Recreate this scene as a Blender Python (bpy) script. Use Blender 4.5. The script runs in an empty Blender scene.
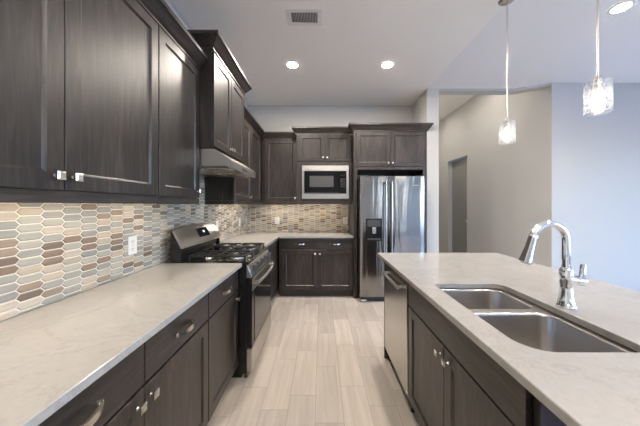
import bpy, bmesh, math, random
from mathutils import Vector, Matrix
random.seed(7)
PI = math.pi
SC = bpy.context.scene
COL = SC.collection

# ------------------------------------------------------------------ camera
cam_d = bpy.data.cameras.new('camera')
cam = bpy.data.objects.new('camera', cam_d); COL.objects.link(cam)
cam.location = (0, 0, 1.37); cam.rotation_euler = (PI/2, 0, 0)
cam_d.sensor_width = 36; cam_d.lens = 250/640*36
cam_d.shift_x = -1/640; cam_d.shift_y = -8/640
cam_d.clip_start = 0.02
SC.camera = cam
# ------------------------------------------------------------------ world / exposure
W = bpy.data.worlds.new('sky'); SC.world = W; W.use_nodes = True
wn = W.node_tree.nodes; wl = W.node_tree.links
bg = wn['Background']
sky = wn.new('ShaderNodeTexSky'); sky.sky_type = 'NISHITA'; sky.sun_disc = False
sky.sun_elevation = math.radians(38); sky.sun_rotation = math.radians(200)
tint = wn.new('ShaderNodeMix'); tint.data_type = 'RGBA'; tint.blend_type = 'MULTIPLY'; tint.inputs['Factor'].default_value = 1
tint.inputs['B'].default_value = (.72, .85, 1.10, 1)          # overcast-blue daylight
wl.new(sky.outputs[0], tint.inputs['A']); wl.new(tint.outputs['Result'], bg.inputs[0]); bg.inputs[1].default_value = 2.05
SC.view_settings.view_transform = 'Standard'; SC.view_settings.look = 'None'
SC.view_settings.exposure = 0.60; SC.view_settings.gamma = 1.0
SC.view_settings.use_curve_mapping = False
SC.cycles.use_denoising = True
SC.cycles.max_bounces = 10; SC.cycles.diffuse_bounces = 6; SC.cycles.glossy_bounces = 5
SC.cycles.transparent_max_bounces = 12
SC.cycles.sample_clamp_indirect = 6.0
SC.cycles.caustics_reflective = False; SC.cycles.caustics_refractive = False
# lamp strengths (emission of the lenses themselves)
K_DOWN = 600.0; K_LED = 30.0; K_BULB = 11.0; W_DOWN = 5.0; K_HALL = 290.0; W_HALL = .3
WARM = (1.0, 0.86, 0.69, 1)
# daylight portals for the window openings of the living area: centre, size, rotation
def portal(loc, sx, sy, rot):
    d = bpy.data.lights.new('window_daylight', 'AREA'); d.shape = 'RECTANGLE'; d.size = sx; d.size_y = sy
    d.cycles.is_portal = True
    o = bpy.data.objects.new('window_daylight', d); COL.objects.link(o); o.location = loc; o.rotation_euler = rot
XR, YB = 6.2, -5.0                      # right wall and rear wall of the open-plan room
WIN_REAR = [(3.6, 3.9)]          # x ranges
WIN_RIGHT = [(-4.3, -2.5), (-2.1, -0.3), (0.1, 1.9)]        # y ranges
WZ0, WZ1 = 0.35, 2.55
for a, b in WIN_REAR: portal(((a+b)/2, YB+.02, (WZ0+WZ1)/2), b-a, WZ1-WZ0, (PI/2, 0, 0))
for a, b in WIN_RIGHT: portal((XR-.02, (a+b)/2, (WZ0+WZ1)/2), WZ1-WZ0, b-a, (0, PI/2, 0))

# ------------------------------------------------------------------ materials
def mat(name, color, rough=.5, metal=0.0, spec=.5, coat=0.0):
    m = bpy.data.materials.new(name); m.use_nodes = True
    b = m.node_tree.nodes['Principled BSDF']
    b.inputs['Base Color'].default_value = (*color, 1); b.inputs['Roughness'].default_value = rough
    b.inputs['Metallic'].default_value = metal; b.inputs['Specular IOR Level'].default_value = spec
    b.inputs['Coat Weight'].default_value = coat; b.inputs['Coat Roughness'].default_value = .1
    return m
def nt(m): return m.node_tree.nodes, m.node_tree.links, m.node_tree.nodes['Principled BSDF']
def obj_coords(n, l, scale, rnd=True):
    tc = n.new('ShaderNodeTexCoord'); mp = n.new('ShaderNodeMapping'); mp.inputs['Scale'].default_value = scale
    if rnd:
        oi = n.new('ShaderNodeObjectInfo'); mu = n.new('ShaderNodeMath'); mu.operation = 'MULTIPLY'; mu.inputs[1].default_value = 9.0
        va = n.new('ShaderNodeVectorMath'); va.operation = 'ADD'
        l.new(oi.outputs['Random'], mu.inputs[0]); l.new(tc.outputs['Object'], va.inputs[0]); l.new(mu.outputs[0], va.inputs[1])
        l.new(va.outputs[0], mp.inputs['Vector'])
    else:
        l.new(tc.outputs['Object'], mp.inputs['Vector'])
    return mp
def noise(n, l, vec, scale, detail=4, rough=.55, dist=0.0):
    t = n.new('ShaderNodeTexNoise'); t.inputs['Scale'].default_value = scale; t.inputs['Detail'].default_value = detail
    t.inputs['Roughness'].default_value = rough; t.inputs['Distortion'].default_value = dist
    l.new(vec.outputs[0], t.inputs['Vector']); return t
def ramp(n, l, src, stops, interp='LINEAR'):
    r = n.new('ShaderNodeValToRGB'); r.color_ramp.interpolation = interp; e = r.color_ramp.elements
    while len(e) < len(stops): e.new(.5)
    for k, (p, c) in enumerate(stops): e[k].position = p; e[k].color = (*c, 1)
    l.new(src, r.inputs[0]); return r
def bump(n, l, b, src, strength, dist=.01):
    bp = n.new('ShaderNodeBump'); bp.inputs['Strength'].default_value = strength; bp.inputs['Distance'].default_value = dist
    l.new(src, bp.inputs['Height']); l.new(bp.outputs[0], b.inputs['Normal']); return bp

def wood(name, axis):
    m = mat(name, (.07, .05, .04), .40, spec=.5, coat=.35); m.node_tree.nodes['Principled BSDF'].inputs['Coat Roughness'].default_value = .36; n, l, b = nt(m)
    s = [60, 60, 60]; s[axis] = 5.0
    mp = obj_coords(n, l, s)
    t = noise(n, l, mp, 1.0, 7, .6, .6)
    s2 = [9, 9, 9]; s2[axis] = 1.6
    mp2 = obj_coords(n, l, s2); t2 = noise(n, l, mp2, 1.0, 3, .5, .3)
    r = ramp(n, l, t.outputs['Fac'], [(.33, (.0065, .0046, .0038)), (.50, (.0245, .0183, .0155)), (.68, (.056, .043, .037))])
    r2 = ramp(n, l, t2.outputs['Fac'], [(.32, (.55, .55, .55)), (.68, (1.3, 1.28, 1.26))])
    mx = n.new('ShaderNodeMix'); mx.data_type = 'RGBA'; mx.blend_type = 'MULTIPLY'; mx.inputs['Factor'].default_value = 1
    l.new(r.outputs[0], mx.inputs['A']); l.new(r2.outputs[0], mx.inputs['B']); l.new(mx.outputs['Result'], b.inputs['Base Color'])
    bump(n, l, b, t.outputs['Fac'], .2, .004)
    return m
WOODV = wood('dark_stained_wood', 2); WOODH = wood('dark_stained_wood_horizontal', 0)
WOODIN = mat('toe_kick_brown', (.035, .026, .022), .5)  # plain dark brown for the toe kicks

def steel(name, color, rough, axis, amt=.025, scale=45):
    m = mat(name, color, rough, 1.0); n, l, b = nt(m)
    s = [scale]*3; s[axis] = 2.0
    mp = obj_coords(n, l, s, False); t = noise(n, l, mp, 1.0, 2)
    r = ramp(n, l, t.outputs['Fac'], [(.3, (rough-amt,)*3), (.7, (rough+amt,)*3)])
    b.inputs['Anisotropic'].default_value = .4; n.remove(r); n.remove(t); n.remove(mp)
    return m
STEEL = steel('brushed_steel', (.55, .53, .50), .30, 0)
STEELV = steel('brushed_steel_vertical', (.62, .60, .58), .26, 2)
def fridge_steel():
    m = mat('fridge_steel', (.33, .32, .31), .17, 1.0); n, l, b = nt(m)
    mp = obj_coords(n, l, (7, 7, .9), False); t = noise(n, l, mp, 1.0, 2, .5, .5)
    bump(n, l, b, t.outputs['Fac'], .5, .02); return m
FRIDGE = fridge_steel()
SINK = mat('sink_steel', (.50, .48, .46), .30, 1.0)
CHROME = mat('chrome', (.80, .80, .80), .07, 1.0)
NICKEL = mat('satin_nickel', (.64, .61, .57), .27, 1.0)
BLACK = mat('black_enamel', (.008, .008, .009), .22)
IRON = mat('cast_iron', (.012, .012, .013), .5)
GLASSB = mat('black_glass', (.005, .005, .006), .09, spec=.3)
GREYGLASS = mat('grey_window_mesh', (.07, .07, .07), .4, spec=.3)
OVENG = mat('oven_glass', (.012, .011, .010), .10, spec=.9)
DISPB = mat('dispenser_black', (.006, .006, .008), .35, spec=.25)
PLASTICD = mat('dark_grey_plastic', (.05, .05, .055), .4)
WHITE = mat('white_plastic', (.80, .79, .76), .35)
TRIMW = mat('white_trim', (.80, .79, .77), .45)
NAVY = mat('navy_gloss', (.016, .026, .085), .25)
DOORG = mat('grey_painted_door', (.24, .24, .225), .45)

def paint(name, c):
    m = mat(name, c, .75, spec=.25); n, l, b = nt(m)
    mp = obj_coords(n, l, (1, 1, 1), False); t = noise(n, l, mp, 160, 3)
    bump(n, l, b, t.outputs['Fac'], .06, .003); return m
WALLP = paint('wall_paint', (.51, .505, .49)); CEILP = paint('ceiling_paint', (.93, .905, .86)); CEILP2 = paint('living_ceiling_paint', (.86, .86, .86))
GROUNDM = mat('outside_ground', (.62, .60, .55), .9)  # unseen ground, made pale to bounce daylight up onto the ceiling

def quartz():
    m = mat('cream_quartz', (.76, .70, .62), .11, spec=.45); n, l, b = nt(m)
    mp = obj_coords(n, l, (1.0, 1.0, 1.0), False)
    t = noise(n, l, mp, 2.2, 8, .62, 1.6); t2 = noise(n, l, mp, 60, 3)
    r = ramp(n, l, t.outputs['Fac'], [(.40, (.40, .380, .355)), (.485, (.395, .375, .350)), (.50, (.355, .333, .308)), (.515, (.40, .380, .355)), (.7, (.425, .407, .386))])
    r2 = ramp(n, l, t2.outputs['Fac'], [(.35, (.955, .955, .955)), (.6, (1.0, 1.0, 1.0))])
    mx = n.new('ShaderNodeMix'); mx.data_type = 'RGBA'; mx.blend_type = 'MULTIPLY'; mx.inputs['Factor'].default_value = 1
    l.new(r.outputs[0], mx.inputs['A']); l.new(r2.outputs[0], mx.inputs['B']); l.new(mx.outputs['Result'], b.inputs['Base Color'])
    return m
QUARTZ = quartz()

def picket_mat():
    m = mat('picket_glass_tile', (.5, .45, .4), .34, spec=.4); n, l, b = nt(m)
    at = n.new('ShaderNodeAttribute'); at.attribute_name = 'tone'
    r = ramp(n, l, at.outputs['Fac'], [(0, (.35, .335, .295)), (.20, (.42, .395, .335)), (.38, (.30, .292, .265)), (.54, (.55, .475, .385)),
                                      (.66, (.49, .41, .32)), (.78, (.25, .185, .135)), (.88, (.19, .145, .11)), (.95, (.31, .24, .18))], 'CONSTANT')
    tc = obj_coords(n, l, (3, 3, 90), False); t = noise(n, l, tc, 1.0, 3)
    r2 = ramp(n, l, t.outputs['Fac'], [(.3, (.88, .88, .88)), (.7, (1.08, 1.08, 1.08))])
    mx = n.new('ShaderNodeMix'); mx.data_type = 'RGBA'; mx.blend_type = 'MULTIPLY'; mx.inputs['Factor'].default_value = 1
    l.new(r.outputs[0], mx.inputs['A']); l.new(r2.outputs[0], mx.inputs['B']); l.new(mx.outputs['Result'], b.inputs['Base Color'])
    return m
PICKET = picket_mat(); GROUT = mat('cream_grout', (.78, .71, .61), .7)

def floor_mat():
    m = mat('plank_tile', (.6, .55, .5), .33); n, l, b = nt(m)
    at = n.new('ShaderNodeAttribute'); at.attribute_name = 'tone'
    uv = n.new('ShaderNodeTexCoord')
    mp = n.new('ShaderNodeMapping'); mp.inputs['Scale'].default_value = (22, 1.6, 1)
    va = n.new('ShaderNodeVectorMath'); va.operation = 'ADD'; sc = n.new('ShaderNodeVectorMath'); sc.operation = 'SCALE'; sc.inputs['Scale'].default_value = 13
    l.new(at.outputs['Color'], sc.inputs[0]); l.new(uv.outputs['Object'], va.inputs[0]); l.new(sc.outputs[0], va.inputs[1]); l.new(va.outputs[0], mp.inputs['Vector'])
    t = noise(n, l, mp, 1.0, 5, .55, .4)
    r = ramp(n, l, t.outputs['Fac'], [(.3, (.43, .383, .333)), (.55, (.51, .458, .40)), (.75, (.57, .515, .455))])
    rt = ramp(n, l, at.outputs['Fac'], [(0, (.88, .88, .88)), (1, (1.10, 1.10, 1.10))])
    mx = n.new('ShaderNodeMix'); mx.data_type = 'RGBA'; mx.blend_type = 'MULTIPLY'; mx.inputs['Factor'].default_value = 1
    l.new(r.outputs[0], mx.inputs['A']); l.new(rt.outputs[0], mx.inputs['B']); l.new(mx.outputs['Result'], b.inputs['Base Color'])
    return m
FLOORM = floor_mat(); FGROUT = mat('floor_grout', (.33, .29, .25), .8)

def emit(name, c, s):
    m = bpy.data.materials.new(name); m.use_nodes = True; n = m.node_tree.nodes; n.clear()
    e = n.new('ShaderNodeEmission'); e.inputs[0].default_value = c; e.inputs[1].default_value = s
    o = n.new('ShaderNodeOutputMaterial'); m.node_tree.links.new(e.outputs[0], o.inputs[0]); return m
E_DOWN = emit('downlight_lens', (1.0, .90, .79, 1), K_DOWN)
E_HALL = emit('hall_light_lens', (1.0, .90, .79, 1), K_HALL)
E_LED = emit('led_strip', WARM, K_LED)
E_BULB = emit('pendant_bulb', (1.0, .88, .72, 1), K_BULB)
E_DISP = emit('display_glow', (.5, .75, 1.0, 1), 1.5)

def seeded_glass():
    m = bpy.data.materials.new('seeded_glass'); m.use_nodes = True; n = m.node_tree.nodes; l = m.node_tree.links; n.clear()
    tc = n.new('ShaderNodeTexCoord'); v = n.new('ShaderNodeTexVoronoi'); v.feature = 'DISTANCE_TO_EDGE'; v.inputs['Scale'].default_value = 55
    l.new(tc.outputs['Object'], v.inputs['Vector'])
    r = n.new('ShaderNodeValToRGB'); r.color_ramp.elements[0].position = .0; r.color_ramp.elements[0].color = (.55,)*3+(1,)
    r.color_ramp.elements[1].position = .10; r.color_ramp.elements[1].color = (.03,)*3+(1,)
    l.new(v.outputs['Distance'], r.inputs[0])
    tr = n.new('ShaderNodeBsdfTransparent'); tr.inputs[0].default_value = (.95, .96, .97, 1)
    di = n.new('ShaderNodeBsdfTranslucent'); di.inputs[0].default_value = (.9, .9, .9, 1)
    gl = n.new('ShaderNodeBsdfGlossy'); gl.inputs['Roughness'].default_value = .08
    ad = n.new('ShaderNodeMixShader'); ad.inputs[0].default_value = .45; l.new(di.outputs[0], ad.inputs[1]); l.new(gl.outputs[0], ad.inputs[2])
    mx = n.new('ShaderNodeMixShader'); l.new(r.outputs[0], mx.inputs[0]); l.new(tr.outputs[0], mx.inputs[1]); l.new(ad.outputs[0], mx.inputs[2])
    o = n.new('ShaderNodeOutputMaterial'); l.new(mx.outputs[0], o.inputs[0]); return m
SEEDED = seeded_glass()

# ------------------------------------------------------------------ mesh helpers
class MB:
    def __init__(s): s.bm = bmesh.new()
    def box(s, x0, x1, y0, y1, z0, z1, bev=0.0, seg=1):
        r = bmesh.ops.create_cube(s.bm, size=1.0)
        vs = r['verts']
        for v in vs:
            v.co = Vector(((x0+x1)/2 + v.co.x*(x1-x0), (y0+y1)/2 + v.co.y*(y1-y0), (z0+z1)/2 + v.co.z*(z1-z0)))
        if bev > 0:
            es = list({e for v in vs for e in v.link_edges})
            bmesh.ops.bevel(s.bm, geom=es, offset=bev, segments=seg, affect='EDGES', profile=.5)
        return s
    def loops(s, rings, close=True, cap0=True, cap1=True):
        vr = [[s.bm.verts.new(p) for p in r] for r in rings]
        n = len(vr[0])
        for a, b in zip(vr, vr[1:]):
            for i in range(n if close else n-1):
                j = (i+1) % n
                s.bm.faces.new((a[i], a[j], b[j], b[i]))
        if cap0: s.bm.faces.new(list(reversed(vr[0])))
        if cap1: s.bm.faces.new(vr[-1])
        return s
    def prism(s, poly, axis, a0, a1, bev=0.0, seg=1):
        """poly: 2-D points in the plane perpendicular to axis ('x': (y,z), 'y': (x,z), 'z': (x,y))"""
        f = {'x': lambda p, a: (a, p[0], p[1]), 'y': lambda p, a: (p[0], a, p[1]), 'z': lambda p, a: (p[0], p[1], a)}[axis]
        n0 = set(s.bm.verts)
        s.loops([[f(p, a0) for p in poly], [f(p, a1) for p in poly]])
        if bev > 0:
            vs = [v for v in s.bm.verts if v not in n0]
            es = list({e for v in vs for e in v.link_edges})
            bmesh.ops.bevel(s.bm, geom=es, offset=bev, segments=seg, affect='EDGES', profile=.5)
        return s
    def tube(s, pts, radii, seg=12, flat=1.0):
        pts = [Vector(p) for p in pts]
        if not hasattr(radii, '__len__'): radii = [radii]*len(pts)
        t0 = (pts[1]-pts[0]).normalized()
        up = Vector((0, 0, 1)) if abs(t0.z) < .9 else Vector((0, 1, 0))
        nrm = (up - t0*up.dot(t0)).normalized(); rings = []
        for i, p in enumerate(pts):
            t = (pts[min(i+1, len(pts)-1)] - pts[max(i-1, 0)]).normalized()
            nrm = (nrm - t*nrm.dot(t)).normalized(); b = t.cross(nrm)
            rings.append([p + radii[i]*(nrm*math.cos(2*PI*k/seg)*flat + b*math.sin(2*PI*k/seg)) for k in range(seg)])
        return s.loops(rings)
    def lathe(s, prof, c, seg=24, axis='z', cap0=True, cap1=True):
        """prof: (radius, height) pairs about an axis through c"""
        rings = []
        for r, h in prof:
            ring = []
            for k in range(seg):
                u, v = r*math.cos(2*PI*k/seg), r*math.sin(2*PI*k/seg)
                d = {'z': (u, v, h), 'x': (h, u, v), 'y': (u, h, v)}[axis]
                ring.append(Vector(c)+Vector(d))
            rings.append(ring)
        return s.loops(rings, True, cap0, cap1)
    def build(s, name, material, parent=None, smooth=True):
        bmesh.ops.recalc_face_normals(s.bm, faces=s.bm.faces)
        me = bpy.data.meshes.new(name); s.bm.to_mesh(me); s.bm.free()
        if smooth:
            for p in me.polygons: p.use_smooth = True
            me.set_sharp_from_angle(angle=math.radians(32))
        me.materials.append(material)
        o = bpy.data.objects.new(name, me); COL.objects.link(o)
        if parent is not None: o.parent = parent
        return o
def thing(name, label, cat, loc=(0, 0, 0), rotz=0.0, group=None):
    o = bpy.data.objects.new(name, None); COL.objects.link(o); o.empty_display_size = .1
    o.location = loc; o.rotation_euler = (0, 0, rotz); o['label'] = label; o['category'] = cat
    if group: o['group'] = group
    return o
def tag(o, label, cat, group=None):
    o['label'] = label; o['category'] = cat
    if group: o['group'] = group
    return o
def struct(o): o['kind'] = 'structure'; return o
def copy_tree(o, parent=None):
    c = o.copy(); COL.objects.link(c)
    if parent is not None: c.parent = parent
    for ch in list(o.children): copy_tree(ch, c)
    return c
def rrect(x0, x1, y0, y1, r, n=6):
    """rounded rectangle; r = radius or four radii for corners (x0y0, x1y0, x1y1, x0y1)"""
    if not hasattr(r, '__len__'): r = [r]*4
    out = []
    for (cx, cy, a, q) in ((x0+r[0], y0+r[0], PI, 0), (x1-r[1], y0+r[1], 1.5*PI, 1), (x1-r[2], y1-r[2], 0, 2), (x0+r[3], y1-r[3], .5*PI, 3)):
        for k in range(n+1):
            t = a + .5*PI*k/n; out.append((cx+r[q]*math.cos(t), cy+r[q]*math.sin(t)))
    return out
def plate_with_holes(outer, holes, z0, z1):
    m = MB(); bm = m.bm
    def ring(pts):
        vs = [bm.verts.new((x, y, z1)) for x, y in pts]
        return [bm.edges.new((vs[i], vs[(i+1) % len(vs)])) for i in range(len(vs))]
    es = ring(outer)
    for h in holes: es += ring(h)
    bmesh.ops.triangle_fill(bm, use_beauty=True, use_dissolve=False, edges=es)
    r = bmesh.ops.extrude_face_region(bm, geom=bm.faces[:])
    for v in [g for g in r['geom'] if isinstance(g, bmesh.types.BMVert)]: v.co.z = z0
    return m

# ------------------------------------------------------------------ the room shell
XL, YK, ZC = -1.262, 4.275, 3.07     # left wall, kitchen back wall, ceiling
STX0, STX1, STY = 1.556, 1.73, 3.67  # wall return beside the refrigerator
HX, HY = 3.23, 3.50                  # hall's right wall / wall facing the room
def quad_floor():
    bm = bmesh.new(); lay = bm.loops.layers.float_color.new('tone')
    Wd, Ln, g = .183, .552, .0016
    offs = {-2: .016, -1: .143, 0: .467, 1: .236, 2: .048}
    base = -.037
    for c in range(-8, 36):
        rr = random.Random(c*31+5)
        o = offs.get(c, rr.random()*Ln)
        x0 = base + c*Wd; x1 = x0+Wd
        x0c, x1c = max(x0, XL-.2), min(x1, XR+.2)
        if x1c <= x0c: continue
        k0 = int(math.floor((YB-.2-o)/Ln)); k1 = int(math.ceil((7.3-o)/Ln))
        for k in range(k0, k1):
            y0 = o+k*Ln; y1 = y0+Ln
            vs = [bm.verts.new(p) for p in ((x0c+g, y0+g, 0), (x1c-g, y0+g, 0), (x1c-g, y1-g, 0), (x0c+g, y1-g, 0))]
            f = bm.faces.new(vs); t = rr.random()
            for lp in f.loops: lp[lay] = (t, t, t, 1)
    me = bpy.data.meshes.new('floor'); bm.to_mesh(me); bm.free(); me.materials.append(FLOORM)
    o = bpy.data.objects.new('floor', me); COL.objects.link(o); struct(o)
    MB().box(XL-.2, XR+.2, YB-.2, 7.3, -.12, -.0012).build('grout_bed', FGROUT, o)
quad_floor()
ce = struct(MB().box(XL-.15, STX0, YB-.15, YK+.15, ZC, ZC+.15).build('ceiling', CEILP))
MB().box(STX0, XR+.15, YB-.15, STY, ZC+.012, ZC+.15).build('living_area_ceiling', CEILP2, ce)
MB().box(STX0, HX+.3, STY, 7.3, 3.66, 3.80).build('hall_ceiling', CEILP, ce)
wl_ = struct(MB().box(XL-.15, XL, YB-.15, YK+.15, 0, ZC).build('wall_left', WALLP))
wb_ = struct(MB().box(XL, STX0, YK, YK+.15, 0, ZC).build('wall_back', WALLP))
struct(MB().box(STX0, STX1, STY, 7.15, 0, 3.66).build('wall_refrigerator_side', WALLP))
# header over the hall opening (its lower edge slopes round to the wall corner)
struct(MB().prism([(STX1, STY), (2.85, STY), (HX, HY), (HX, HY+.14), (2.88, STY+.14), (STX1, STY+.14)], 'z', 3.050, 3.66).build('wall_header', WALLP))
# hall right wall with a door opening, hall end wall
hw = MB()
hw.box(HX, HX+.14, HY+.15, 5.53, 0, 3.66); hw.box(HX, HX+.14, 6.36, 7.15, 0, 3.66); hw.box(HX, HX+.14, 5.53, 6.36, 2.47, 3.66)
struct(hw.build('wall_hall', WALLP))
struct(MB().box(STX1, HX+.3, 7.0, 7.15, 0, 3.66).build('wall_hall_end', WALLP))
struct(MB().box(HX, XR+.15, HY, HY+.15, 0, ZC+.1).build('wall_right_facing', WALLP))
d = MB(); d.box(HX+.10, HX+.139, 5.54, 6.35, .01, 2.46, .003)
for (z0, z1) in ((.25, 1.0), (1.18, 2.28)):
    d.box(HX+.094, HX+.102, 5.68, 6.21, z0, z1, .006)
dr = struct(d.build('door_1', DOORG))
k = MB(); k.lathe([(.012, 0), (.012, -.04), (.027, -.045), (.027, -.065), (.015, -.072)], (HX+.10, 5.62, 1.0), 16, 'x'); k.build('door_handle', NICKEL, dr)
def wall_with_windows(name, horiz, a0, a1, fixed0, fixed1, wins):
    m = MB()
    def seg(u0, u1, z0, z1):
        if horiz: m.box(u0, u1, fixed0, fixed1, z0, z1)
        else: m.box(fixed0, fixed1, u0, u1, z0, z1)
    seg(a0, a1, 0, WZ0); seg(a0, a1, WZ1, ZC+.1)
    u = a0
    for (p, q) in wins: seg(u, p, WZ0, WZ1); u = q
    seg(u, a1, WZ0, WZ1)
    struct(m.build(name, WALLP))
wall_with_windows('wall_rear', True, XL, XR+.15, YB-.15, YB, WIN_REAR)
wall_with_windows('wall_right', False, YB, HY, XR, XR+.15, WIN_RIGHT)
wi = 1
for (p, q) in WIN_REAR + WIN_RIGHT:
    m = MB(); hz = wi <= len(WIN_REAR)
    def seg(u0, u1, z0, z1):
        if hz: m.box(u0, u1, YB-.10, YB-.05, z0, z1)
        else: m.box(XR+.05, XR+.10, u0, u1, z0, z1)
    seg(p, q, WZ0, WZ0+.05); seg(p, q, WZ1-.05, WZ1); seg(p, p+.05, WZ0, WZ1); seg(q-.05, q, WZ0, WZ1)
    seg((p+q)/2-.02, (p+q)/2+.02, WZ0, WZ1); seg(p, q, 1.43, 1.47)
    struct(m.build('window_%d' % wi, TRIMW)); wi += 1
struct(MB().box(-30, 30, -40, 30, -.5, -.3).build('ground', GROUNDM))
struct(MB().box(HX, XR, HY-.014, HY, 0, .11, .003).build('baseboard_right_facing', TRIMW))
struct(MB().box(HX-.014, HX, HY, 5.53, 0, .11, .003).build('baseboard_hall', TRIMW))
struct(MB().box(STX0+.004, STX1, STY-.014, STY, 0, .11, .003).build('baseboard_refrigerator_side', TRIMW))

# picket-tile backsplash: elongated hexagons, interlocking columns, each a raised tile over grout
def pickets(name, parent, to3, u0, u1, zones, uc, zc):
    """zones: list of (ua, ub, za, zb) rectangles to tile. to3(u, z, depth) -> point"""
    pitch, rowp, p, g = .0915, .036, .017, .0024
    bm = bmesh.new(); lay = bm.loops.layers.float_color.new('tone')
    rr = random.Random(len(name)*17+int(u1*100))
    def inside(u, z):
        for (a, b, c, d_) in zones:
            if a <= u <= b and c <= z <= d_: return (a, b, c, d_)
        return None
    i0 = int((u0-uc)/pitch)-2; i1 = int((u1-uc)/pitch)+2
    for i in range(i0, i1+1):
        cu = uc+i*pitch; off = rowp/2 if i % 2 else 0
        for j in range(-16, 14):
            cz = zc+off+j*rowp
            zn = inside(cu, cz) or inside(cu, cz+.017) or inside(cu, cz-.017) or inside(cu+.05, cz) or inside(cu-.05, cz)
            if not zn: continue
            hl = (pitch+p)/2
            hexa = [(-hl+g*1.3, 0), (-hl+p+g*.4, -rowp/2+g), (hl-p-g*.4, -rowp/2+g), (hl-g*1.3, 0), (hl-p-g*.4, rowp/2-g), (-hl+p+g*.4, rowp/2-g)]
            inn = [(x*.93, y*.76) for x, y in hexa]
            cl = lambda x, y: (min(max(cu+x, zn[0]), zn[1]), min(max(cz+y, zn[2]), zn[3]))
            A = [cl(*q) for q in hexa]; B = [cl(*q) for q in inn]
            if max(a[1] for a in A)-min(a[1] for a in A) < .004 or max(a[0] for a in A)-min(a[0] for a in A) < .004: continue
            t = rr.random(); t = t*.999
            v0 = [bm.verts.new(to3(a, b, .006)) for a, b in A]
            v1 = [bm.verts.new(to3(a, b, .0088)) for a, b in A]; v2 = [bm.verts.new(to3(a, b, .0115)) for a, b in B]
            fs = []
            for q in range(6):
                w = (q+1) % 6
                fs.append(bm.faces.new((v0[q], v0[w], v1[w], v1[q]))); fs.append(bm.faces.new((v1[q], v1[w], v2[w], v2[q])))
            fs.append(bm.faces.new(v2))
            for f in fs:
                for lp in f.loops: lp[lay] = (t, t, t, 1)
    bmesh.ops.recalc_face_normals(bm, faces=bm.faces)
    me = bpy.data.meshes.new(name); bm.to_mesh(me); bm.free(); me.materials.append(PICKET)
    o = bpy.data.objects.new(name, me); COL.objects.link(o); o.parent = parent; return o
zl = [(-.13, 4.263, .917, 1.419), (1.93, 2.69, 1.419, 1.655)]
bs = pickets('backsplash_tile', wl_, lambda u, z, d: (XL+d, u, z), -.13, YK, zl, 1.08, 1.342)
g = MB(); g.box(XL, XL+.0075, -.13, YK-.001, .917, 1.419); g.box(XL, XL+.0075, 1.93, 2.69, 1.419, 1.655); g.build('grout', GROUT, wl_)
bs2 = pickets('backsplash_tile', wb_, lambda u, z, d: (u, YK-d, z), XL, .47, [(XL+.012, .47, .917, 1.419)], .03, 1.342)
MB().box(XL+.0075, .47, YK-.0075, YK, .917, 1.419).build('grout', GROUT, wb_)

# ------------------------------------------------------------------ cabinets
RW = .058   # width of door stiles and rails
def door_mb(u0, u1, z0, z1, y=0.0, t=.020, rw=RW, rec=.009, bead=.009):
    """shaker door: frame, chamfered bead and recessed panel; front face at local y, thickness to y+t"""
    m = MB(); e = .0018
    def ring(i, yy): return [(u0+i, yy, z0+i), (u1-i, yy, z0+i), (u1-i, yy, z1-i), (u0+i, yy, z1-i)]
    m.loops([ring(0, y+t), ring(0, y+e), ring(e, y), ring(rw, y), ring(rw+.002, y+.0025), ring(rw+bead, y+rec-.001), ring(rw+bead+.0015, y+rec)], True, True, True)
    return m
def slab_mb(u0, u1, z0, z1, y=0.0, t=.020):
    return MB().box(u0, u1, y, y+t, z0, z1, .0022)
def knob_mb(u, z, y=0.0):
    m = MB(); m.lathe([(.008, 0), (.006, -.004), (.006, -.014)], (u, y, z), 12, 'y')
    h = .0150
    m.loops([[(u+sx*a, y+yy, z+sz*a) for sx, sz in ((-1, -1), (1, -1), (1, 1), (-1, 1))] for a, yy in ((.008, -.012), (h, -.016), (h, -.022), (.009, -.026))])
    return m
def pull_mb(u, z, y=0.0, L=.135):
    m = MB(); h = L/2
    for s in (-1, 1):
        m.box(u+s*h-.008, u+s*h+.008, y-.012, y, z-.008, z+.008, .002)
    pts = []; 
    for k in range(13):
        t = -1+2*k/12; pts.append((u+t*h, y-.012-.022*(1-t*t), z))
    rings = []
    for (pu, py, pz) in pts:
        w = .0105; tt = .004
        rings.append([(pu, py+tt, pz-w), (pu, py-tt, pz-w), (pu, py-tt, pz+w), (pu, py+tt, pz+w)])
    m.loops(rings); return m
CROWN = [(0, 0), (.014, 0), (.014, .016), (.022, .022), (.036, .040), (.054, .068), (.062, .076), (.070, .080), (.070, .104), (0, .104)]
def crown_mb(W, z, left='flat', right='flat', dl=.3, dr=.3, y0=.012, k=1.0):
    """crown moulding along the front u=0..W; ends: 'flat', 'inner' (mitred into a corner) or 'return' (mitred round the side, depth d)"""
    m = MB(); rings = []
    prof = [(o*k, h*k) for o, h in CROWN]
    if left == 'return': rings.append([(-o, y0+dl, z+h) for o, h in prof]); rings.append([(-o, y0-o, z+h) for o, h in prof])
    elif left == 'inner': rings.append([(o, y0-o, z+h) for o, h in prof])
    else: rings.append([(0, y0-o, z+h) for o, h in prof])
    if right == 'return': rings.append([(W+o, y0-o, z+h) for o, h in prof]); rings.append([(W+o, y0+dr, z+h) for o, h in prof])
    elif right == 'inner': rings.append([(W-o, y0-o, z+h) for o, h in prof])
    else: rings.append([(W, y0-o, z+h) for o, h in prof])
    m.loops(rings); return m
def fronts(t, spec):
    for s in spec:
        if s[0] == 'door':
            _, u0, u1, z0, z1, ku, kz = s
            dd = door_mb(u0, u1, z0, z1).build('door', WOODV, t)
            if ku is not None: knob_mb(ku, kz).build('knob', NICKEL, dd)
        else:
            _, u0, u1, z0, z1, has = s
            dd = slab_mb(u0, u1, z0, z1).build('drawer' if has else 'false_front', WOODH, t)
            if has: pull_mb((u0+u1)/2, (z0+z1)/2).build('pull', NICKEL, dd)
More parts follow.
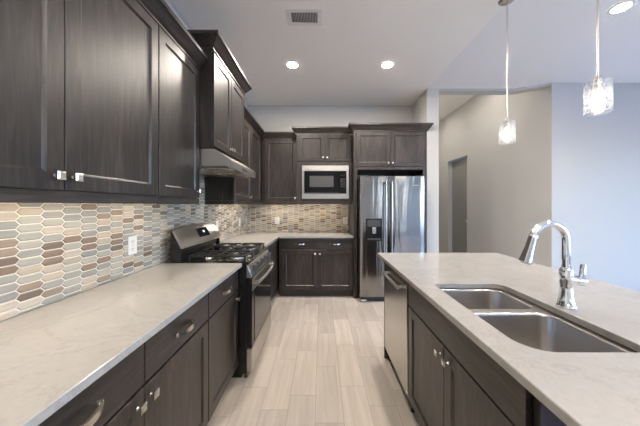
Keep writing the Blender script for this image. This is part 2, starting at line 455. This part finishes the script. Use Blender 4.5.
def base_cab(label, loc, rotz, W, depth, spec, u0=0.0, group=None):
    t = thing('base_cabinet', label, 'cabinet', loc, rotz, group)
    c = MB(); c.box(u0+.001, W-.001, .0205, depth, .105, .884); c.build('carcass', WOODV, t)
    MB().box(u0+.001, W-.001, .085, .100, 0.001, .105).build('toe_kick', WOODIN, t)
    fronts(t, spec); return t
def double_base(W):
    h = W/2; g = .002
    return [('drawer', .004, h-g, .716, .872, True), ('drawer', h+g, W-.004, .716, .872, True),
            ('door', .004, h-g, .122, .706, h-.034, .652), ('door', h+g, W-.004, .122, .706, h+.034, .652)]
R90 = PI/2
FXB = -.645    # base cabinet door faces, left run
DB = -FXB + XL + 0  # (negative) helper
depB = FXB - (XL+.003)
base_cab('dark wood base cabinet on the left, nearest the camera, mostly out of frame', (FXB, -.13, 0), R90, .52, depB,
         [('drawer', .004, .516, .716, .872, True), ('door', .004, .516, .122, .706, .48, .652)])
base_cab('double dark wood base cabinet with paired doors under the long left counter', (FXB, .395, 0), R90, 1.04, depB, double_base(1.04))
base_cab('single-door dark wood base cabinet directly in front of the black side of the range', (FXB, 1.435, 0), R90, .517, depB,
         [('drawer', .004, .513, .716, .872, True), ('door', .004, .513, .122, .706, .478, .652)])
# beyond the range
base_cab('narrow-looking dark wood base cabinet between the range and the back corner', (FXB, 2.726, 0), R90, 1.53, depB,
         [('drawer', .004, .50, .716, .872, True), ('door', .004, .50, .122, .706, .465, .652), ('plain', .504, .955, .122, .872, False)])
FYB = 3.685
base_cab('dark wood base cabinet on the back wall with two drawers over two doors', (-.581, FYB, 0), 0, 1.052, YK-.003-FYB, double_base(1.052), u0=-.040)

# countertops
def counter(poly, label, name='countertop', holes=None):
    if holes:
        m = plate_with_holes(poly, holes, .8855, .915)
        es = [e for e in m.bm.edges if len(e.link_faces) == 2 and e.calc_face_angle(0) > 1.0]
        bmesh.ops.bevel(m.bm, geom=es, offset=.0025, segments=1, affect='EDGES', profile=.5)
    else:
        m = MB().prism(poly, 'z', .8855, .915, .0025)
    o = m.build(name, QUARTZ); return tag(o, label, 'countertop')
CF, CW = -.619, XL+.013
counter([(CW, -.13), (CF, -.13), (CF, 1.957), (CW, 1.957)], 'long cream quartz countertop on the left run, in front of the range')
counter([(CW, 2.724), (CF, 2.724), (CF, 3.66), (.470, 3.66), (.470, YK-.013), (CW, YK-.013)], 'L-shaped cream quartz countertop in the back corner beyond the range')

# upper cabinets
FXU = -.930; depU = FXU-(XL+.003); UZ0, UZ1 = 1.420, 2.405
def upper_cab(label, loc, rotz, W, depth, z0, z1, spec, crown=None, rail=None, u0=0.0, extra=None, ret=()):
    t = thing('upper_cabinet', label, 'cabinet', loc, rotz)
    c = MB(); c.box(u0+.001, W-.001, .0205, depth, z0, z1+.035)
    if extra: c.box(*extra)
    c.build('carcass', WOODV, t)
    fronts(t, spec)
    if rail:
        m = MB().box(rail[0], rail[1], .006, .026, z0-.043, z0-.001, .002)
        for (a, b) in ret: m.box(a, b, .026, depth, z0-.043, z0-.001, .002)
        m.build('light_rail', WOODH, t)
    if crown: crown_mb(**crown).build('crown_molding', WOODH, t)
    return t
def under_light(loc, rotz, L, label):
    t = thing('under_cabinet_light', label, 'light', loc, rotz, 'under-cabinet light strips')
    MB().box(0, L, 0, .028, -.010, 0, .002).build('housing', WHITE, t)
    MB().box(.01, L-.01, .004, .024, -.0125, -.0098).build('diffuser', E_LED, t)
    return t
kz = 1.474
upper_cab('dark wood upper cabinet at the near left end, mostly out of frame', (FXU, -.13, 0), R90, .525, depU, UZ0, UZ1,
          [('door', .004, .521, UZ0+.004, UZ1-.004, .485, kz)], dict(W=.525, z=UZ1), (0, .525))
upper_cab('large double-door dark wood upper cabinet at the left, its two square knobs side by side', (FXU, .395, 0), R90, 1.04, depU, UZ0, UZ1,
          [('door', .004, .512, UZ0+.004, UZ1-.004, .482, kz), ('door', .516, 1.036, UZ0+.004, UZ1-.004, .546, kz)], dict(W=1.04, z=UZ1), (0, 1.04))
upper_cab('single-door dark wood upper cabinet just in front of the range hood', (FXU, 1.435, 0), R90, .487, depU, UZ0, UZ1,
          [('door', .004, .480, UZ0+.004, UZ1-.004, .452, kz)], dict(W=.487, z=UZ1), (0, .487), ret=((.467, .486),))
for (a, b) in ((.0, .37), (.42, 1.40), (1.46, 1.88)):
    under_light((FXU-.12, a, UZ0-.0005), R90, b-a, 'slim warm light strip under the left upper cabinets')
# hood cabinet
FXH = -.825; depH = FXH-(XL+.003)
upper_cab('raised and deeper dark wood cabinet with two short doors above the range hood', (FXH, 1.926, 0), R90, .764, depH, 1.806, 2.555,
          [('door', .004, .380, 1.825, 2.550, .352, 1.875), ('door', .384, .760, 1.825, 2.550, .412, 1.875)],
          dict(W=.764, z=2.560, left='return', right='return', dl=depH-.014, dr=depH-.014, k=1.05))
# far left upper run to the corner
upper_cab('dark wood upper cabinet between the range hood and the back corner', (FXU, 2.692, 0), R90, 1.58, depU, UZ0, UZ1,
          [('door', .004, .62, UZ0+.004, UZ1-.004, .592, kz), ('door', .645, 1.17, UZ0+.004, UZ1-.004, None, None)],
          dict(W=1.248-.012, z=UZ1, right='inner'), (0, 1.245), ret=((.001, .020),))
FYU = 3.940
upper_cab('one-door dark wood upper cabinet on the back wall, left of the microwave', (-.930, FYU, 0), 0, .552, YK-.003-FYU, UZ0, UZ1,
          [('door', .045, .545, UZ0+.004, UZ1-.004, .522, kz)], dict(W=.552, z=UZ1, left='inner'), (.002, .552), u0=-.010)
under_light((FXU-.12, 3.05, UZ0-.0005), R90, .80, 'slim warm light strip under the upper cabinets beyond the hood')
under_light((-.86, FYU+.13, UZ0-.0005), 0, .45, 'slim warm light strip under the back corner upper cabinet')
# microwave cabinet: open niche holding the microwave
FYM = 3.800; WM = .846; depM = YK-.003-FYM
t = thing('microwave_cabinet', 'dark wood wall cabinet on the back wall holding the built-in microwave under two small doors', 'cabinet', (-.376, FYM, 0))
c = MB(); c.box(.001, .056, .0205, depM, 1.420, 2.44); c.box(WM-.056, WM-.001, .0205, depM, 1.420, 2.44)
c.box(.056, WM-.056, .0205, depM, 1.420, 1.462); c.box(.056, WM-.056, .0205, depM, 1.975, 2.44); c.box(.056, WM-.056, depM-.02, depM, 1.462, 1.975)
c.build('carcass', WOODV, t)
s = MB(); s.box(.002, .085, .004, .0205, 1.424, 2.03, .002); s.box(WM-.055, WM-.002, .004, .0205, 1.424, 2.03, .002)
s.box(.085, WM-.055, .004, .0205, 1.424, 1.463, .002); s.box(.085, WM-.055, .004, .0205, 1.972, 2.03, .002); s.build('face_frame', WOODV, t)
fronts(t, [('door', .036, .4335, 2.037, 2.446, .4335-.030, 2.088), ('door', .4375, WM-.020, 2.037, 2.446, .4375+.030, 2.088)])
MB().box(.001, WM-.001, .006, .026, 1.385, 1.4235, .002).build('light_rail', WOODH, t)
crown_mb(WM, 2.445, 'return', 'flat', dl=.05, k=.98).build('crown_molding', WOODH, t)
under_light((-.27, FYM+.26, UZ0-.0005), 0, .62, 'slim warm light strip under the microwave cabinet')
# refrigerator surround
FYF = 3.660; X0F = .476; WF = 1.076; depF = YK-.003-FYF
t = thing('refrigerator_cabinet', 'dark wood surround with tall side panel and two doors above the refrigerator', 'cabinet', (X0F, FYF, 0))
MB().box(.001, WF-.001, .0205, depF, 1.885, 2.48).build('carcass', WOODV, t)
MB().box(.001, .056, .004, depF, .001, 1.884, .002).build('side_panel', WOODV, t)
MB().box(1.02, WF-.001, .004, depF, .001, 1.884, .002).build('side_panel', WOODV, t)
fronts(t, [('door', .040, .536, 1.935, 2.445, .536-.030, 1.985), ('door', .540, WF-.040, 1.935, 2.445, .540+.030, 1.985)])
f = MB(); f.box(.001, .037, .004, .0205, 1.886, 2.45, .0015); f.box(WF-.037, WF-.001, .004, .0205, 1.886, 2.45, .0015); f.box(.037, WF-.037, .004, .0205, 1.886, 1.931, .0015)
f.build('face_frame', WOODV, t)
crown_mb(WF, 2.450, 'return', 'return', dl=.055, dr=-.006, k=1.02).build('crown_molding', WOODH, t)

# ------------------------------------------------------------------ range hood
t = thing('range_hood', 'stainless under-cabinet range hood with a sloped front above the range', 'range hood', (FXH, 1.930, 1.66), R90)
Wd = .756
m = MB()
pr = [(depH, .143), (.0, .143), (-.118, .066), (-.124, .058), (-.124, .004), (-.120, 0), (-.105, 0), (-.105, .012), (depH, .012)]
m.prism(pr, 'x', 0, Wd); m.build('shell', STEEL, t)
f = MB()
for a, b in ((.05, .365), (.391, .706)):
    f.box(a, b, -.06, .36, .002, .011, .002)
    for q in range(9): f.box(a+.015, b-.015, -.045+q*.043, -.035+q*.043+.012, -.002, .002)
f.build('grease_filter', NICKEL, t)
for q in range(3): MB().box(.30+q*.05, .33+q*.05, -.127, -.1235, .022, .036, .001).build('control_button', BLACK, t)
for u in (.12, .556): MB().box(u, u+.08, -.098, -.066, .004, .0115, .002).build('lamp_lens', WHITE, t)

# ------------------------------------------------------------------ range
FXR = -.540; RY = 1.9625; RWd = .755
def build_range():
    t = thing('gas_range', 'stainless and black gas range with slanted backguard between the left countertops', 'range', (FXR, RY, 0), R90)
    w = RWd; dp = .64
    b = MB(); b.box(0, w, .045, dp, .045, .895, .004); b.box(.02, w-.02, .09, dp, .001, .05)
    b.build('body', BLACK, t)
    for (u, y) in ((.03, .06), (w-.03, .06)): MB().lathe([(.014, 0.001), (.014, .01), (.008, .014), (.008, .05)], (u, y, 0), 12).build('leveling_foot', PLASTICD, t)
    dz = MB(); dz.box(.006, w-.006, .004, .046, .055, .235, .004); dz.build('storage_drawer', STEEL, t)
    dr = MB()
    z0, z1 = .243, .785
    dr.box(.006, w-.006, .004, .046, z0, z1, .004); dr = dr.build('oven_door', BLACK, t)
    MB().box(.085, w-.085, .0005, .0045, z0+.012, z1-.10, .001).build('oven_window', OVENG, dr)
    MB().box(.010, w-.010, -.0005, .0045, z1-.095, z1-.004, .001).build('door_top_trim', STEEL, dr)
    h = MB(); pts = [(.045+(w-.09)*k/16, -.030-.020*(1-(2*k/16-1)**2), .745) for k in range(17)]
    h.tube(pts, .0135, 14)
    for u in (.060, w-.060): h.box(u-.014, u+.014, -.035, .006, .733, .757, .004)
    h.build('handle', STEEL, dr)
    # sloped control panel
    cp = MB(); cp.prism([(.046, .795), (.004, .795), (.002, .803), (.034, .888), (.046, .900)], 'x', .004, w-.004, .002, 1); cp.build('control_panel', STEEL, t)
    n = Vector((0, -.9336, .358)); 
    for k in range(5):
        u = .10 + k*(w-.20)/4
        c0 = Vector((u, .018, .845)); kb = MB()
        kb.tube([c0, c0+n*.006, c0+n*.0061, c0+n*.030, c0+n*.034], [.026, .026, .021, .018, .014], 18)
        kb.box(u-.003, u+.003, -.020, -.010, .852, .872, .001)
        kb.build('control_knob', PLASTICD, t)
    ct = MB(); ct.box(0, w, .030, dp, .896, .920, .006); ct.box(.03, w-.03, .06, dp-.10, .9195, .923, .002); ct.build('cooktop', BLACK, t)
    for (u, y, r) in ((.17, .17, .048), (.17, .42, .040), (w/2, .295, .052), (w-.17, .17, .052), (w-.17, .42, .036)):
        bn = MB(); bn.lathe([(r+.016, .922), (r+.014, .928), (r, .930), (r, .938)], (u, y, 0), 24); bo = bn.build('burner', NICKEL, t)
        MB().lathe([(r*.92, .938), (r*.92, .945), (r*.8, .949)], (u, y, 0), 24).build('burner_cap', IRON, bo)
    for g_ in range(3):
        a = .035 + g_*(w-.07)/3+.003; b_ = .035+(g_+1)*(w-.07)/3-.003
        gr = MB(); z0, z1 = .952, .966; y0, y1 = .065, dp-.115; tk = .011
        for y in (y0, (y0+y1)/2-.006, y1-tk): gr.box(a, b_, y, y+tk, z0, z1, .002)
        for u in (a, b_-tk): gr.box(u, u+tk, y0, y1, z0, z1, .002)
        mu = (a+b_)/2
        for yc in (y0+.105, y1-.105) if g_ != 1 else ((y0+y1)/2,):
            for ang in range(4):
                da, db = math.cos(ang*PI/2+PI/4), math.sin(ang*PI/2+PI/4)
                gr.tube([(mu+da*.025, yc+db*.025, z1+.001), (mu+da*.085, yc+db*.085, z0+.006)], .0055, 6)
            gr.box(mu-.0055, mu+.0055, yc-.10, yc-.03, z0, z1+.003, .002); gr.box(mu-.0055, mu+.0055, yc+.03, yc+.10, z0, z1+.003, .002)
        for u in (a+.002, b_-.013):
            for y in (y0+.002, y1-.013): gr.box(u, u+.011, y, y+.011, .921, z0, .001)
        gr.build('grate', IRON, t)
    # backguard: riser, then slanted console with a display
    rs = MB(); rs.prism([(dp-.085, .918), (dp-.075, 1.030), (dp-.002, 1.170), (dp, 1.165), (dp, .918)], 'x', 0, .014); 
    rs.prism([(dp-.085, .918), (dp-.075, 1.030), (dp-.002, 1.170), (dp, 1.165), (dp, .918)], 'x', w-.014, w)
    rs.prism([(dp-.060, .918), (dp-.062, 1.026), (dp-.002, 1.160), (dp, .918)], 'x', .014, w-.014)
    bk = rs.build('backguard', BLACK, t)
    # console bulges: curved top edge in plan, tall in the middle
    fr = MB(); rings = []
    for k in range(17):
        q = k/16; u = .004+(w-.008)*q; bul = (1-(2*q-1)**2)
        b0 = Vector((dp-.098-.012*bul, 1.026)); b1 = Vector((dp-.010, 1.166+.028*bul))
        rings.append([(u, b0.x, b0.y), (u, b0.x-.004, b0.y+.006), (u, b1.x-.016, b1.y-.006), (u, b1.x-.006, b1.y), (u, b1.x+.008, b1.y-.006), (u, b0.x+.04, b0.y)])
    fr.loops(rings); co = fr.build('console', STEEL, bk)
    def on(u0, u1, f0, f1, lift):
        rr = []
        for u in (u0, u1):
            q = u/w; bul = (1-(2*q-1)**2)
            b0 = Vector((dp-.102-.012*bul, 1.032)); b1 = Vector((dp-.026, 1.160+.028*bul)); nn = Vector((-.86, .5))
            pa = b0.lerp(b1, f0); pb = b0.lerp(b1, f1)
            rr.append([(u, pa.x, pa.y), (u, pb.x, pb.y), (u, pb.x+nn.x*lift, pb.y+nn.y*lift), (u, pa.x+nn.x*lift, pa.y+nn.y*lift)])
        m_ = MB(); m_.loops(rr); return m_
    dp_ = on(.30, .50, .30, .80, .004).build('display', GLASSB, bk)
    on(.395, .425, .52, .62, .0046).build('clock_glow', E_DISP, t)
    return t
rng = build_range()

# ------------------------------------------------------------------ refrigerator
FX0, FX1, FY = .546, 1.462, 3.520
def build_fridge():
    w = FX1-FX0
    t = thing('refrigerator', 'tall stainless side-by-side refrigerator with black water dispenser in its left door', 'refrigerator', (FX0, FY, 0))
    MB().box(.004, w-.004, .075, .735, .04, 1.765, .005).build('cabinet_body', PLASTICD, t)
    sp = .398
    def dmesh(u0, u1):
        m = MB(); z0, z1 = .075, 1.775; rings = []
        n = 14; pts = []
        for k in range(n+1):
            q = k/n; pts.append((u0+(u1-u0)*q, .006-.010*(1-(2*q-1)**2)))
        prof = [(u0, .072), (u0, .014)] + [(u0+.003, .009)] + pts[1:-1] + [(u1-.003, .009), (u1, .014), (u1, .072)]
        m.prism(prof, 'z', z0, z1); return m
    dl = dmesh(.002, sp-.004).build('door', FRIDGE, t); drr = dmesh(sp+.004, w-.002).build('door', FRIDGE, t)
    for (u, d_) in ((sp-.040, dl), (sp+.040, drr)):
        h = MB(); pts = [(u, -.055-.012*(1-(2*k/12-1)**2), .62+1.08*k/12) for k in range(13)]
        h.tube(pts, .0125, 12)
        for z in (.64, 1.68): h.box(u-.010, u+.010, -.058, .002, z-.014, z+.014, .003)
        h.build('handle', STEELV, d_)
    dsx0, dsx1, z0, z1 = .085, .312, .868, 1.182
    d_ = MB(); d_.box(dsx0, dsx1, -.010, .004, z0, z1, .004); d_ = d_.build('dispenser', DISPB, dl)
    MB().box(dsx0+.02, dsx1-.02, -.012, -.0095, z1-.115, z1-.02, .001).build('dispenser_controls', PLASTICD, d_)
    p = MB(); p.box(dsx0+.085, dsx1-.085, -.022, -.009, z0+.10, z0+.19, .003); p.build('dispenser_lever', NICKEL, d_)
    p = MB(); p.box(dsx0+.02, dsx1-.02, -.024, -.009, z0+.012, z0+.03, .003); p.build('drip_tray', PLASTICD, d_)
    g = MB(); g.box(.02, w-.02, .03, .10, .012, .070, .003)
    for k in range(7): g.box(.06, w-.06, .026, .031, .018+k*.007, .0205+k*.007)
    g.build('toe_grille', PLASTICD, t)
    for u in (.01, w-.10): MB().box(u, u+.09, -.005, .09, .001, .035, .008).build('foot', STEEL, t)
    for u in (.02, w-.12): MB().box(u, u+.10, .02, .12, 1.766, 1.785, .004).build('hinge_cover', PLASTICD, t)
    # small raised badge high on the right door
    MB().box(w-.17, w-.09, -.0065, .004, 1.640, 1.652, .001).build('badge', CHROME, drr)
    return t
build_fridge()

# ------------------------------------------------------------------ microwave
def build_microwave():
    x0, x1, z0, z1 = -.289, .422, 1.466, 1.970
    w = x1-x0; h = z1-z0
    t = thing('microwave', 'built-in microwave with wide stainless trim set in the back wall cabinet', 'microwave', (x0, FYM, z0))
    MB().box(.03, w-.03, .024, .42, .02, h-.02).build('body', PLASTICD, t)
    f = MB(); y0, y1 = -.014, .003; iz0, iz1, ix0, ix1 = .078, h-.085, .034, w-.038
    f.box(0, w, y0, y1, 0, iz0, .003); f.box(0, w, y0, y1, iz1, h, .003); f.box(0, ix0, y0, y1, iz0, iz1, .003); f.box(ix1, w, y0, y1, iz0, iz1, .003)
    f.build('trim_kit', STEEL, t)
    d_ = MB().box(ix0+.001, ix1-.101, -.017, .020, iz0+.001, iz1-.001, .003).build('door', GLASSB, t)
    MB().box(.117, .480, -.0185, -.0168, .175, .345, .001).build('door_window', GREYGLASS, d_)
    c = MB().box(ix1-.099, ix1-.001, -.017, .020, iz0+.001, iz1-.001, .003).build('control_panel', GLASSB, t)
    MB().box(ix1-.088, ix1-.014, -.0185, -.0168, .335, .370, .001).build('display', DISPB, c)
    k = MB()
    for r in range(4):
        for q in range(3): k.box(ix1-.086+q*.026, ix1-.066+q*.026, -.0185, -.0168, .175+r*.036, .198+r*.036, .001)
    k.build('keypad', PLASTICD, c)
    MB().box(ix0+.01, ix1-.11, -.020, -.0168, iz0+.008, iz0+.016, .001).build('door_vent', PLASTICD, d_)
build_microwave()

# ------------------------------------------------------------------ outlets
def outlet(label, loc, rotz):
    t = thing('wall_outlet', label, 'outlet', loc, rotz, 'white outlets on the tile backsplash')
    MB().box(-.038, .038, -.006, -.0005, -.060, .060, .003).build('cover_plate', WHITE, t)
    for z in (-.024, .024):
        r = MB(); r.prism(rrect(-.017, .017, z-.0145, z+.0145, .008, 4), 'y', -.0078, -.005); ro = r.build('receptacle', WHITE, t)
        s = MB(); s.box(-.008, -.0055, -.0082, -.0076, z-.002, z+.008); s.box(.0055, .008, -.0082, -.0076, z-.002, z+.008); s.lathe([(.0025, -.0082), (.0025, -.0076)], (0, 0, z-.008), 10, 'y')
        s.build('slots', PLASTICD, ro)
    s = MB(); s.lathe([(.003, -.0072), (.003, -.0055)], (0, 0, 0), 10, 'y'); s.build('screw', NICKEL, t)
XT = XL+.0115
outlet('white outlet on the left tile backsplash in front of the range', (XT, 1.655, 1.103), R90)
outlet('white outlet on the left tile backsplash just past the range backguard', (XT, 3.00, 1.115), R90)
outlet('white outlet on the left tile backsplash near the back corner', (XT, 3.83, 1.105), R90)
outlet('white outlet on the back tile backsplash under the corner upper cabinet', (-.745, YK-.0115, 1.105), 0)
outlet('white outlet on the back tile backsplash beside the refrigerator panel', (.41, YK-.0115, 1.105), 0)

# ------------------------------------------------------------------ island
IX0, IX1, IY1, IY0 = .538, 1.672, 2.385, -.35
FXI = .564; IB = 1.20
sx0, sx1, sy0, sy1 = .646, 1.040, .774, 1.449
hole = rrect(sx0, sx1, sy0, sy1, [.09, .06, .055, .05], 7)
counter([(IX0, IY0), (IX1, IY0), (IX1, IY1), (IX0, IY1)], 'cream quartz island countertop with the sink cut into it', holes=[hole])
# island body
t = thing('kitchen_island', 'dark wood island body with end panel behind the dishwasher and sink cabinets', 'island', (0, 0, 0))
MB().box(IB, IB+.10, IY0+.03, 2.248, .001, .884, .003).build('back_panel', WOODV, t)
MB().box(FXI+.002, IB-.001, 2.226, 2.248, .001, .884, .003).build('end_panel', WOODV, t)
# sink base cabinet (faces -X): local u runs towards the camera
t = thing('sink_base_cabinet', 'dark wood sink cabinet in the island with false front and two doors', 'cabinet', (FXI, 1.616, 0), -R90)
Ws = .955; dI = IB-.002-FXI
c = MB(); c.box(.001, .019, .0205, dI, .105, .884); c.box(Ws-.019, Ws-.001, .0205, dI, .105, .884); c.box(.019, Ws-.019, .0205, dI, .105, .123)
c.box(.019, Ws-.019, .0205, .036, .123, .884); c.box(.019, Ws-.019, dI-.012, dI, .123, .884)
c.build('carcass', WOODV, t)
MB().box(.001, Ws-.001, .085, .10, .001, .105).build('toe_kick', WOODIN, t)
h = Ws/2
fronts(t, [('plain', .004, Ws-.030, .728, .874, False), ('door', .004, h-.012, .122, .720, h-.044, .668), ('door', h-.008, Ws-.030, .122, .720, h+.028, .668)])
# dark front beyond the sink cabinet
t = thing('undercounter_cooler', 'dark navy glossy undercounter appliance front at the near end of the island', 'appliance', (FXI, .658, 0), -R90)
MB().box(.004, .596, .03, dI, .10, .880).build('body', BLACK, t)
dd = MB().box(.012, .590, 0, .028, .11, .872, .004).build('door', NAVY, t)
MB().box(.004, .596, .085, .10, .001, .10).build('toe_kick', BLACK, t)
base_cab('dark wood island cabinet next to the navy appliance, outside the frame', (FXI, .058, 0), -R90, .378, dI, [('door', .004, .374, .122, .872, .34, .80)])
# dishwasher
def build_dishwasher():
    t = thing('dishwasher', 'stainless dishwasher with bar handle at the far end of the island', 'dishwasher', (FXI, 2.224, 0), -R90)
    w = .604
    MB().box(.004, w-.004, .032, dI, .10, .880).build('tub', PLASTICD, t)
    d_ = MB().box(.010, w-.016, -.002, .030, .118, .872, .004).build('door', STEELV, t)
    h = MB(); h.tube([(.09, -.036, .800), (w-.10, -.036, .800)], .011, 12)
    for u in (.115, w-.125): h.box(u-.009, u+.009, -.038, .0, .792, .808, .002)
    h.build('handle', STEEL, d_)
    MB().box(.03, w-.036, -.004, -.0015, .845, .868, .001).build('control_strip', PLASTICD, d_)
    MB().box(.006, w-.006, .08, .095, .001, .10).build('toe_kick', BLACK, t)
    for u in (.03, w-.04): MB().lathe([(.014, .001), (.014, .012), (.008, .02), (.008, .10)], (u, .045, 0), 12).build('leveling_foot', BLACK, t)
build_dishwasher()
# sink
def build_sink():
    t = thing('kitchen_sink', 'stainless double-bowl undermount sink in the island countertop', 'sink', ((sx0+sx1)/2, (sy0+sy1)/2, .70))
    ox, oy, oz = t.location
    zf = .8845
    bowls = [(sx0+.006, sx1-.028, 1.166, sy1-.006, [.05, .05, .05, .045]), (sx0+.006, sx1-.020, sy0+.006, 1.126, [.085, .055, .05, .05])]
    pl = lambda pts: [(x-ox, y-oy) for x, y in pts]
    outer = pl(rrect(sx0-.022, sx1+.022, sy0-.022, sy1+.022, .05, 6))
    holes = [pl(rrect(*b[:4], b[4], 7)) for b in bowls]
    fl = plate_with_holes(outer, holes, zf-.002-oz, zf-oz); fl.build('flange', SINK, t)
    for b in bowls:
        x0, x1, y0, y1, r = b; m = MB(); rings = []
        for ins, z in ((0, zf-.0004), (.003, zf-.0015), (.0055, zf-.005), (.007, zf-.012), (.012, .74), (.018, .722), (.034, .710), (.06, .706)):
            rings.append([(x-ox, y-oy, z-oz) for x, y in rrect(x0+ins, x1-ins, y0+ins, y1-ins, [max(q-ins*.3, .03) for q in r], 7)])
        m.loops(rings, True, False, True)
        bo = m.build('basin', SINK, t)
        # keep normals pointing up into the bowl
        d_ = MB(); d_.lathe([(.045, .7062), (.043, .7085), (.032, .7075), (.030, .7070)], ((x0+x1)/2-ox, (y0+y1)/2-oy, -oz), 24)
        dd = d_.build('drain', CHROME, bo)
build_sink()
# faucet
def build_faucet():
    bx, by = 1.093, 1.115
    t = thing('faucet', 'chrome gooseneck pull-down faucet behind the island sink', 'faucet', (bx, by, .915))
    m = MB(); m.lathe([(.036, .0005), (.036, .006), (.031, .012), (.026, .045), (.0225, .085), (.022, .10), (.0245, .105), (.0245, .165), (.021, .172), (.016, .178), (.016, .19)], (0, 0, 0), 28); m.build('base', CHROME, t)
    R = .074; zc = .298
    pts = [(0, 0, .185), (0, 0, .22), (0, 0, .26)]
    for k in range(0, 15):
        a = math.radians(163)*k/14; pts.append((-R+R*math.cos(a), 0, zc+R*math.sin(a)))
    m = MB(); m.tube(pts, .0145, 18); m.build('spout', CHROME, t)
    a = math.radians(163); p = Vector(pts[-1]); tg = Vector((-math.sin(a), 0, math.cos(a))).normalized()
    q = [p-tg*.002, p+tg*.004, p+tg*.012, p+tg*.055, p+tg*.112, p+tg*.124, p+tg*.128]
    m = MB(); m.tube(q, [.0150, .0175, .0175, .0185, .0255, .0265, .024], 20); sh = m.build('spray_head', CHROME, t)
    m = MB(); m.tube([p+tg*.1275, p+tg*.1295], [.020, .019], 18); m.build('spray_face', PLASTICD, sh)
    m = MB(); m.tube([(.020, 0, .124), (.045, 0, .120), (.046, 0, .120), (.078, 0, .116), (.082, 0, .116)], [.0165, .0165, .0190, .0190, .014], 18)
    m.tube([(.070, 0, .092), (.071, 0, .096), (.072, 0, .130), (.076, 0, .185), (.0765, 0, .190)], [.008, .0115, .0115, .0100, .008], 16); m.build('lever_handle', CHROME, t)
build_faucet()

# ------------------------------------------------------------------ pendants
def build_pendant(loc, label):
    t = thing('pendant_light', label, 'pendant light', loc, 0, 'glass pendants over the island')
    zc = ZC+.012
    MB().lathe([(.062, zc), (.062, zc-.012), (.050, zc-.022), (.010, zc-.028)], (0, 0, 0), 28).build('canopy', NICKEL, t)
    MB().lathe([(.0052, zc-.026), (.0052, 2.085)], (0, 0, 0), 12).build('rod', NICKEL, t)
    MB().lathe([(.012, 2.090), (.016, 2.082), (.016, 2.062), (.024, 2.056), (.024, 2.010), (.018, 2.004)], (0, 0, 0), 20).build('socket', NICKEL, t)
    s = MB(); r = .058; th = .0035
    s.lathe([(.017, 2.064), (r-.008, 2.060), (r, 2.052), (r, 1.885), (r-th, 1.885), (r-th, 2.050), (r-.010, 2.0565), (.017, 2.0605)], (0, 0, 0), 32, cap0=False, cap1=False)
    s.build('glass_shade', SEEDED, t)
    MB().lathe([(.013, 2.004), (.014, 1.995), (.024, 1.972), (.029, 1.950), (.027, 1.928), (.016, 1.913), (.004, 1.909)], (0, 0, 0), 20).build('bulb', E_BULB, t)
build_pendant((1.545, 2.075, 0), 'glass cylinder pendant with lit bulb, the farther and smaller-looking of the two')
build_pendant((1.550, 1.400, 0), 'glass cylinder pendant with lit bulb, the nearer one right of the faucet')

# ------------------------------------------------------------------ recessed lights and vent
def downlight(x, y, label, z=ZC, watts=W_DOWN, lens=E_DOWN):
    t = thing('recessed_light', label, 'ceiling light', (x, y, z), 0, 'recessed ceiling lights')
    MB().lathe([(.058, -.001), (.060, -.006), (.082, -.004), (.085, -.0005)], (0, 0, 0), 32, cap0=False, cap1=False).build('trim_ring', TRIMW, t)
    MB().lathe([(.0585, -.0015), (.0585, -.0050), (.045, -.0075), (.01, -.0088)], (0, 0, 0), 32).build('lens', lens, t)
    ld = bpy.data.lights.new('lamp', 'AREA'); ld.shape = 'DISK'; ld.size = .112; ld.energy = watts; ld.color = (1.0, .90, .79); ld.spread = math.radians(125)
    lo = bpy.data.objects.new('lamp', ld); COL.objects.link(lo); lo.parent = t; lo.location = (0, 0, -.010)
downlight(-.345, 3.03, 'lit recessed ceiling light nearest the vent, left one of the far pair')
downlight(.805, 3.03, 'lit recessed ceiling light in front of the refrigerator, right one of the far pair')
downlight(2.60, 2.165, 'lit recessed ceiling light at the upper right beyond the near pendant', ZC+.012, 9.0, E_HALL)
for (x, y) in ((.0, -.9), (.805, -.9), (.0, -3.0), (2.6, -.6)):  # unseen ceiling lights added to brighten the room
    downlight(x, y, 'added unseen recessed light above or behind the camera')
downlight(2.5, 4.6, 'unseen recessed light in the hall ceiling', 3.66, W_HALL, E_HALL); downlight(2.35, 6.2, 'unseen recessed light in the hall ceiling', 3.66, W_HALL, E_HALL)  # the deeper hall light is added out of view to brighten the hall
t = thing('ceiling_vent', 'white rectangular air vent in the kitchen ceiling', 'vent', (-.150, 2.262, ZC))
m = MB(); a, b = .160, .098; c, d_ = .118, .062
m.box(-a, a, -b, -d_, -.008, -.0005, .002); m.box(-a, a, d_, b, -.008, -.0005, .002); m.box(-a, -c, -d_, d_, -.008, -.0005, .002); m.box(c, a, -d_, d_, -.008, -.0005, .002)
m.build('frame', TRIMW, t)
MB().box(-c, c, -d_, d_, -.0015, -.0005).build('duct_opening', mat('duct_grey', (.16, .155, .17), .6), t)
m = MB()
for k in range(17):
    u = -c+.007+k*(2*c-.014)/16; m.prism([(u-.0015, -.002), (u+.0005, -.002), (u+.004, -.010), (u+.002, -.010)], 'y', -d_, d_)
m.build('louvers', TRIMW, t)
